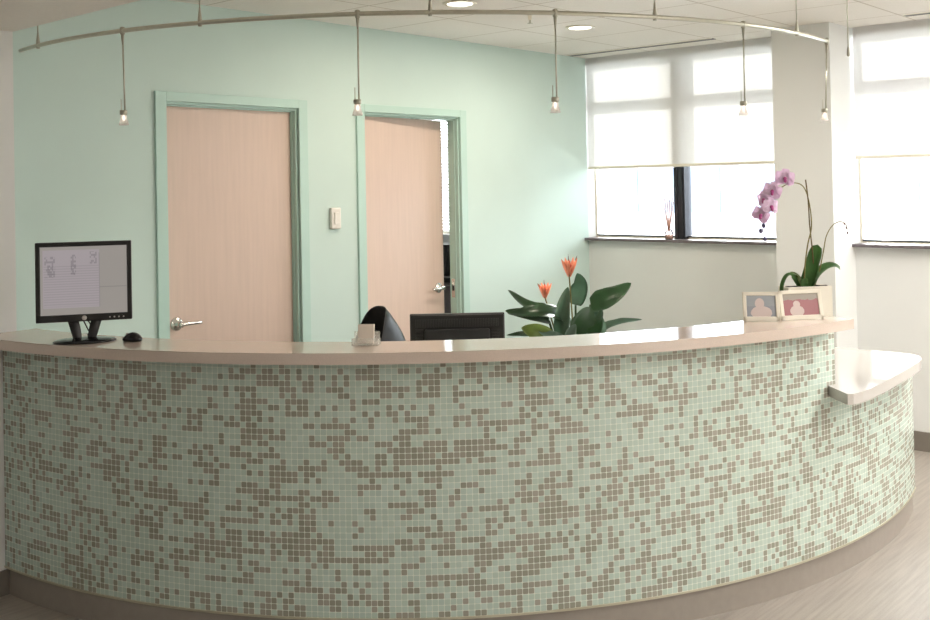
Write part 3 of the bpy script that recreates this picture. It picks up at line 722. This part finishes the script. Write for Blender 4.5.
bleaf([(570, 338, -.3), (567, 332, -.3), (566, 326, -.3), (571, 318, -.28)], 15, 'leaf_blue', (back), .2)
def bflower(px, py, d, s, tilt):
    c = PP(px, py, d)
    fl = empty('flower', c); fl.parent = plant
    def q(a, b, e=0.): return RV*(a*s)+UP*(b*s)+FV*(e*s)
    bm = bmesh.new()
    for (a, b, e, w) in ((-.044, .055, 0, .015), (-.024, .066, -.02, .017), (.024, .066, -.015, .017), (.048, .06, 0, .015), (.004, .05, .03, .018), (.034, .046, -.03, .016), (-.034, .044, -.03, .016), (-.008, .05, -.03, .016)):
        t = leaf([q(0, -.05), q(a*.42, b*.05-.01, e*.7), q(a*.8, b*.55, e), q(a*1.05, b*1.02, e*.8)], w*s*1.5, .4, back, base=.5)
        me = bpy.data.meshes.new('tmp'); t.to_mesh(me); t.free(); bm.from_mesh(me); bpy.data.meshes.remove(me)
    link('petals', bm, 'orange_petal', fl, True)
    bm = bmesh.new()
    for a, b in ((0, .05), (.012, .02), (-.012, .025)):
        t = leaf([q(0, -.045), q(a*.6, 0, -.022), q(a, b, -.02)], .02*s, .3, back)
        me = bpy.data.meshes.new('tmp'); t.to_mesh(me); t.free(); bm.from_mesh(me); bpy.data.meshes.remove(me)
    link('inner_petals', bm, 'orange_deep', fl, True)
    bm = bmesh.new()
    for a, b in ((-.004, .085), (-.055, .06) if tilt else (.05, .075)):
        t = leaf([q(a*.2, 0), q(a*.7, b*.5), q(a, b)], .008*s, .3, back)
        me = bpy.data.meshes.new('tmp'); t.to_mesh(me); t.free(); bm.from_mesh(me); bpy.data.meshes.remove(me)
    link('bract', bm, 'bract_purple', fl, True)
    bm = bmesh.new(); e0 = Vector((c.x*.3, c.y*.3, .375))-c
    tube(bm, smooth_path([e0, e0*.5+Vector((.01, .0, 0)), q(0, -.04)], 5), .0045, 7); link('flower_stem', bm, 'stem_olive', fl, True)
bflower(570, 268, -.02, 1.0, False)
bflower(545, 290, -.05, .82, True)

# ------------------------------------------------------------------ orchid
OB = Vector((4.098, 1.748, ZT)); SO = 4.30/1024.7
orch = empty('potted_orchid', OB, 0, 'pink orchid in a white square planter at the end of the high counter', 'orchid')
oa = -T+radians(11)
Mo = Matrix.Rotation(oa, 4, 'Z')
bm = bmesh.new()
w, dd, h = .098, .042, .124
box(bm, -w, w, -dd, -dd+.008, 0, h, bev=.001, M=Mo); box(bm, -w, w, dd-.008, dd, 0, h, bev=.001, M=Mo)
box(bm, -w, -w+.008, -dd+.008, dd-.008, 0, h, M=Mo); box(bm, w-.008, w, -dd+.008, dd-.008, 0, h, M=Mo); box(bm, -w+.008, w-.008, -dd+.008, dd-.008, 0, .01, M=Mo)
link('planter', bm, 'planter_white', orch)
bm = bmesh.new(); box(bm, -w+.0085, w-.0085, -dd+.0085, dd-.0085, .0105, h-.003, M=Mo); bmesh.ops.subdivide_edges(bm, edges=bm.edges[:], cuts=5, use_grid_fill=True)
for v in bm.verts:
    if v.co.z > h-.005: v.co.z += random.uniform(-.002, .005)
link('soil', bm, 'soil', orch)
def OP(px, py, d=0.): return RV*((px-803)*SO)+UP*(.112+(287-py)*SO)+FV*d
def ol(pts, w, m, nrm, fold=.2): link('leaf', leaf([OP(*p) for p in pts], w*SO, fold, nrm, n=16, base=.5, blunt=True), m, orch, True)
ol([(803, 288), (806, 278), (811, 262), (816, 244, -.005)], 13, 'leaf_bright', (back*.8-RV*.35+UP*.3), .22)
ol([(806, 287), (813, 275), (822, 267), (832, 265), (838, 269)], 12, 'leaf_bright', (back*.35+UP*.95), .2)
ol([(801, 288), (798, 280), (793, 274), (790, 272, -.02)], 9, 'leaf_olive', (back*.6+UP*.8), .2)
ol([(798, 288, -.01), (790, 274, -.02), (783, 273, -.03), (778, 282, -.035), (777, 291, -.04)], 4.5, 'leaf_bright', (UP*.5+back*.5-RV*.5), .2)
ol([(803, 288, -.015), (800, 282, -.03), (799, 276, -.04)], 8, 'leaf_bright', (back*.9+UP*.3), .2)
ol([(804, 288, .01), (809, 280, .03), (814, 272, .06)], 9, 'leaf_dark', (back*.9+UP*.3), .2)
bm = bmesh.new(); tube(bm, smooth_path([OP(811, 288), OP(812, 272), OP(811, 250), OP(809, 225), OP(808, 200), OP(806, 180)], 4), .0028, 7); link('stake', bm, 'stake', orch, True)
sp1 = [OP(802, 288), OP(803, 268), (OP(806, 245, -.004)), OP(810, 228, -.006), OP(810, 212, -.004), OP(807, 194), OP(801, 185, -.01), OP(791, 183, -.02), OP(780, 187, -.03), OP(770, 196, -.035), OP(763, 210, -.04), OP(760, 222, -.04), OP(761, 238, -.04)]
bm = bmesh.new(); pp = smooth_path(sp1, 5); tube(bm, pp, [.0032-.002*i/len(pp) for i in range(len(pp))], 7); link('flower_spike', bm, 'stem_olive', orch, True)
bm = bmesh.new(); pp = smooth_path([OP(811, 288), OP(817, 272), OP(822, 250), OP(825, 236), OP(831, 226), OP(838, 222), OP(844, 224), OP(846, 230)], 4); tube(bm, pp, [.0026-.0012*i/len(pp) for i in range(len(pp))], 7); link('flower_spike', bm, 'stem_olive', orch, True)
bm = bmesh.new()
for a, b in ((843, 224), (845, 228), (846, 233)):
    bmesh.ops.create_uvsphere(bm, u_segments=8, v_segments=6, radius=.0035, matrix=Matrix.Translation(OP(a, b)) @ Matrix.Diagonal((1, 1, 1.6, 1)))
link('bud', bm, 'bract_purple', orch, True)
def oflower(px, py, d, rot, face, s=1.):
    c = OP(px, py, d); f = Vector(face).normalized(); a = f.cross(UP).normalized(); b = a.cross(f).normalized()
    fl = empty('flower', c); fl.parent = orch
    bm = bmesh.new()
    for ang, ln, wd in ((0, .03, .032), (180, .03, .032), (90, .03, .02), (215, .03, .018), (325, .03, .018)):
        t_ = radians(ang+rot); dr = a*cos(t_)+b*sin(t_)
        t = leaf([f*.002, dr*ln*.5*s+f*.005, dr*ln*s+f*-.002], wd*s*1.25, .12, f, blunt=True, base=.6)
        me = bpy.data.meshes.new('tmp'); t.to_mesh(me); t.free(); bm.from_mesh(me); bpy.data.meshes.remove(me)
    link('petals', bm, 'pink_petal', fl, True)
    bm = bmesh.new(); bmesh.ops.create_uvsphere(bm, u_segments=10, v_segments=8, radius=.006*s, matrix=Matrix.Translation(f*.007-b*.003)); 
    bmesh.ops.create_uvsphere(bm, u_segments=10, v_segments=8, radius=.005*s, matrix=Matrix.Translation(f*.01-b*.01) @ Matrix.Diagonal((1, 1, 1.6, 1))); link('flower_lip', bm, 'pink_deep', fl, True)
oflower(783, 178, -.035, 8, back+UP*.1-RV*.2, 1.3)
oflower(770, 190, -.045, 20, back-RV*.5, 1.25)
oflower(764, 198, -.02, -15, back*.6-RV*.9, 1.2)
oflower(767, 205, -.055, 5, back*.9+RV*.4, 1.25)
oflower(758, 213, -.05, 30, back*.8-RV*.5, 1.2)
for a, b in ((761, 224), (758, 229), (762, 237)):
    bm = bmesh.new(); bmesh.ops.create_uvsphere(bm, u_segments=10, v_segments=8, radius=.0085, matrix=Matrix.Translation(OP(a, b, -.04)) @ Matrix.Diagonal((1, 1, 1.25, 1))); link('bud', bm, 'bud_purple', orch, True)

# reed diffuser on the window sill
rd = empty('reed_diffuser', (XW-.01, 3.69, ZS+.002), 0, 'small glass reed diffuser on the window sill beside the mullion', 'diffuser')
bm = bmesh.new(); lathe(bm, [(.026, 0), (.028, .004), (.028, .05), (.022, .062), (.011, .072), (.011, .088), (.013, .09), (.010, .09)], 20); link('bottle', bm, 'clear_glass', rd, True)
bm = bmesh.new(); lathe(bm, [(.024, .003), (.025, .02), (.024, .03), (.001, .03)], 16); link('oil', bm, 'reed', rd, True)
for k in range(6):
    a = k*1.05+.3; bm = bmesh.new(); tube(bm, [(-.006*cos(a), -.006*sin(a), .01), (.038*cos(a), .038*sin(a), .275+.02*sin(k*2))], .0035, 6); link('reed', bm, 'reed', rd, True)

# ------------------------------------------------------------------ task chair
chair = empty('office_chair', (3.605, 3.63, 0), -T+radians(110), 'black office chair with a rounded back behind the desk', 'chair')
def chair_back():
    bm = bmesh.new(); nu, nv = 26, 20; rows = []
    for j in range(nv+1):
        t = j/nv; row = []
        for i in range(nu+1):
            u = -1+2*i/nu; ang = u*radians(82)
            zt = 1.040-.19*abs(u)**3.0; zb = .60+.02*abs(u)
            z = zb+(zt-zb)*t
            k = max(0., (z-.80)/.25)                  # the shell leans forward and draws in towards its top
            r = .235-.035*k*k
            row.append(bm.verts.new((r*sin(ang), .19-r*cos(ang)+.09*k**1.5, z)))
        rows.append(row)
    for a, b in zip(rows, rows[1:]):
        for i in range(nu): bm.faces.new((a[i], a[i+1], b[i+1], b[i]))
    bmesh.ops.solidify(bm, geom=bm.faces[:], thickness=.022)
    return bm
o = link('backrest', chair_back(), 'chair_black', chair, True)
bm = bmesh.new(); box(bm, -.23, .23, -.02, .42, .44, .52, bev=.035); o = link('seat', bm, 'chair_black', chair, True)
bm = bmesh.new(); tube(bm, smooth_path([(0, .15, .43), (0, -.0, .42), (0, -.055, .5), (0, -.035, .68)], 5), .018, 8); link('back_support', bm, 'black_plastic', chair, True)
bm = bmesh.new(); cyl(bm, .027, .027, .1, .44, 0, .18, 16); link('gas_lift', bm, 'black_plastic', chair, True)
for k in range(5):
    a = 2*pi*k/5+.2; ex, ey = .3*cos(a), .18+.3*sin(a)
    bm = bmesh.new(); tube(bm, [(0, .18, .11), (ex*.5, .18+(ey-.18)*.5, .1), (ex, ey, .075)], [.024, .02, .014], 8); l = link('base_leg', bm, 'black_plastic', chair, True)
    bm = bmesh.new(); cyl(bm, .027, .027, -.02, .02, 0, 0, 16, M=Matrix.Translation((ex, ey, .027)) @ Matrix.Rotation(a, 4, 'Z') @ Matrix.Rotation(radians(90), 4, 'X')); link('caster', bm, 'black_gloss', l, True)

# ------------------------------------------------------------------ monorail and pendants
RC = (4.2832, 4.0461); RRr = 2.2495; ZR = 2.25
def rp(a, r=RRr): return (RC[0]+r*cos(radians(a)), RC[1]+r*sin(radians(a)))
rail = empty('light_rail', (0, 0, 0), 0, 'curved metal lighting rail hanging from the ceiling above the desk', 'lighting rail')
bm = bmesh.new(); N_ = 90; a0, a1 = 172.4-360, -82.9
tube(bm, [(*rp(a0+(a1-a0)*i/N_), ZR) for i in range(N_+1)], .0085, 10); link('rail_bar', bm, 'nickel', rail, True)
for a in (177.42-360, -158.3, -136.19, -114.11, -92.25):
    x, y = rp(a); bm = bmesh.new(); lathe(bm, [(.007, ZR-.013), (.008, ZR+.012), (.0045, ZR+.04), (.0028, ZR+.055)], 14, Matrix.Translation((x, y, 0))); s_ = link('rail_clamp', bm, 'nickel_dark', rail, True)
    bm = bmesh.new(); cyl(bm, .0028, .0028, ZR+.05, ZC, x, y, 8); cyl(bm, .02, .02, ZC-.006, ZC, x, y, 20); link('suspension_rod', bm, 'nickel', s_, True)
def pendant():
    o = empty('pendant_light', (0, 0, 0))
    bm = bmesh.new(); lathe(bm, [(.0085, -.014), (.0095, .0), (.0095, .012), (.005, .015)], 14); lathe(bm, [(.003, -.055), (.0055, -.03), (.0065, -.013)], 12); link('rail_connector', bm, 'nickel_dark', o, True)
    bm = bmesh.new(); tube(bm, [(0, 0, -.05), (0, 0, -.306)], .0032, 8); tube(bm, [(-.014, 0, -.318), (-.014, 0, -.262)], .0016, 6); link('stem', bm, 'nickel', o, True)
    bm = bmesh.new(); lathe(bm, [(.0125, -.322), (.014, -.320), (.014, -.307), (.0125, -.305)], 20, Matrix.Translation((-.006, 0, 0))); link('lamp_holder', bm, 'nickel_dark', o, True)
    bm = bmesh.new()
    prof_o = [(.010, -.3225), (.012, -.33), (.012, -.338), (.017, -.352), (.019, -.362)]; prof_i = [(.0175, -.362), (.0155, -.352), (.0105, -.338), (.0105, -.33), (.0085, -.323)]
    n = 20; rings = [[bm.verts.new((r*cos(2*pi*i/n)-.006, r*sin(2*pi*i/n), z)) for i in range(n)] for r, z in prof_o+prof_i]
    for a, b in zip(rings, rings[1:]+rings[:1]):
        for i in range(n): bm.faces.new((a[i], a[(i+1) % n], b[(i+1) % n], b[i]))
    link('glass_shade', bm, 'lamp_glass', o, True)
    bm = bmesh.new(); lathe(bm, [(.002, -.324), (.004, -.330), (.004, -.341), (.002, -.345)], 12, Matrix.Translation((-.006, 0, 0))); link('bulb', bm, 'filament', o, True)
    return o
PL = [(-167.72, 'small glass pendant light nearest the left wall, left of the first door'),
      (-142.79, 'small glass pendant light hanging in front of the green wall between the doors'),
      (-124.57, 'small glass pendant light hanging before the bare green wall near the window'),
      (-102.44, 'small glass pendant light hanging in front of the white roller shade'),
      (-83.21, 'small glass pendant light at the right end of the rail, before the column')]
p0 = pendant()
for i, (a, lb) in enumerate(PL):
    o = p0 if i == 0 else copy_tree(p0)
    o.location = (*rp(a), ZR); o.rotation_euler = (radians(3.2) if i == 4 else 0, 0, -T); tag(o, lb, 'pendant light', 'pendants on the curved rail')
    if i == 4: o.rotation_euler = (0, radians(2.0), -T)
    if i == 0: o.rotation_euler = (0, radians(-1.0), -T)
hr = empty('hanging_rod', (4.499, 1.697, ZC), 0, 'thin metal rod with a small end clip hanging before the column', 'hanging rod')
bm = bmesh.new(); cyl(bm, .0028, .0028, 2.185-ZC, 0, 0, 0, 8); cyl(bm, .018, .018, -.005, 0, 0, 0, 20); link('rod', bm, 'nickel', hr, True)
bm = bmesh.new(); lathe(bm, [(.003, 2.165-ZC), (.007, 2.17-ZC), (.006, 2.195-ZC), (.003, 2.21-ZC)], 12); link('end_clip', bm, 'nickel_dark', hr, True)

# ------------------------------------------------------------------ outside
g = struct('ground_outside', B(XO, 60, -40, 40, -6.1, -6), 'pavement')
bd = empty('office_building', (30, 18, -6), 0, 'pale office building washed out beyond the windows', 'building')
link('facade', B(0, 10, -34, 10, 0, 9.2), 'facade', bd)
for zz in (1.0, 3.9, 6.6):
    for k in range(14): link('window', B(-.08, 0, -33+k*3.05, -33+k*3.05+2.0, zz, zz+1.45), 'facade_window', bd)
link('roof_edge', B(-.2, 10, -34.1, 10.1, 9.2, 9.6), 'slat_white', bd)

# ------------------------------------------------------------------ daylight
sc_ = bpy.context.scene
w = bpy.data.worlds.new('World'); sc_.world = w; w.use_nodes = True; nt = w.node_tree
bg = nt.nodes['Background']; tc = nt.nodes.new('ShaderNodeTexCoord'); sp = nt.nodes.new('ShaderNodeSeparateXYZ'); cr = nt.nodes.new('ShaderNodeValToRGB')
nt.links.new(tc.outputs['Generated'], sp.inputs[0]); nt.links.new(sp.outputs[2], cr.inputs[0]); nt.links.new(cr.outputs[0], bg.inputs['Color'])
cr.color_ramp.elements[0].color = (.84, .89, .95, 1); cr.color_ramp.elements[1].color = (.78, .87, 1., 1)
cr.color_ramp.elements[0].position = 0.0; e = cr.color_ramp.elements.new(.3); e.color = (.90, .95, 1., 1)
WORLD_E = 11.0
bg.inputs['Strength'].default_value = WORLD_E
# lamps behind the two downlights' lenses
for x, y, z, e in ((3.924, 3.461, ZC-.015, 9), (5.061, 3.51, ZC-.015, 9)):
    l = bpy.data.lights.new('downlight_lamp', 'AREA'); l.shape = 'DISK'; l.size = .13; l.energy = e; l.color = (1, .87, .72); o = bpy.data.objects.new('downlight_lamp', l); o.location = (x, y, z); COL.objects.link(o)
for x, y, z in FILL_PANELS:  # fill lamps under the added panels, out of view
    l = bpy.data.lights.new('fill_lamp', 'AREA'); l.shape = 'RECTANGLE'; l.size = 1.15; l.size_y = .55; l.energy = 34; l.color = (1, .95, .91); o = bpy.data.objects.new('fill_lamp', l); o.location = (x, y, z-.014); COL.objects.link(o)

sun = bpy.data.lights.new('Sun', 'SUN'); sun.energy = 9.0; sun.angle = radians(.55); sun.color = (1, .97, .93)
so = bpy.data.objects.new('Sun', sun); COL.objects.link(so); so.location = (12, 4, 8)
so.rotation_euler = Vector((-1, -.37, -.482)).to_track_quat('-Z', 'Y').to_euler()

# ------------------------------------------------------------------ camera
cam = bpy.data.cameras.new('Camera'); co = bpy.data.objects.new('Camera', cam); COL.objects.link(co)
pitch, roll = -.013974, .019587
F = (FV*cos(pitch)-UP*sin(pitch)).normalized(); U0 = FV*sin(pitch)+UP*cos(pitch)
right = RV*cos(roll)-U0*sin(roll); up = RV*sin(roll)+U0*cos(roll)
M = Matrix(((right.x, up.x, -F.x, 0), (right.y, up.y, -F.y, 0), (right.z, up.z, -F.z, 1.6323), (0, 0, 0, 1)))
co.matrix_world = M
cam.sensor_width = 36; cam.lens = 36*1024.75/930; cam.shift_y = -(310-170.88)/930; cam.clip_start = .05; cam.clip_end = 200
sc_.camera = co
sc_.view_settings.view_transform = 'Standard'; sc_.view_settings.look = 'None'; sc_.view_settings.gamma = 1; sc_.view_settings.exposure = 0.38; sc_.view_settings.use_curve_mapping = False
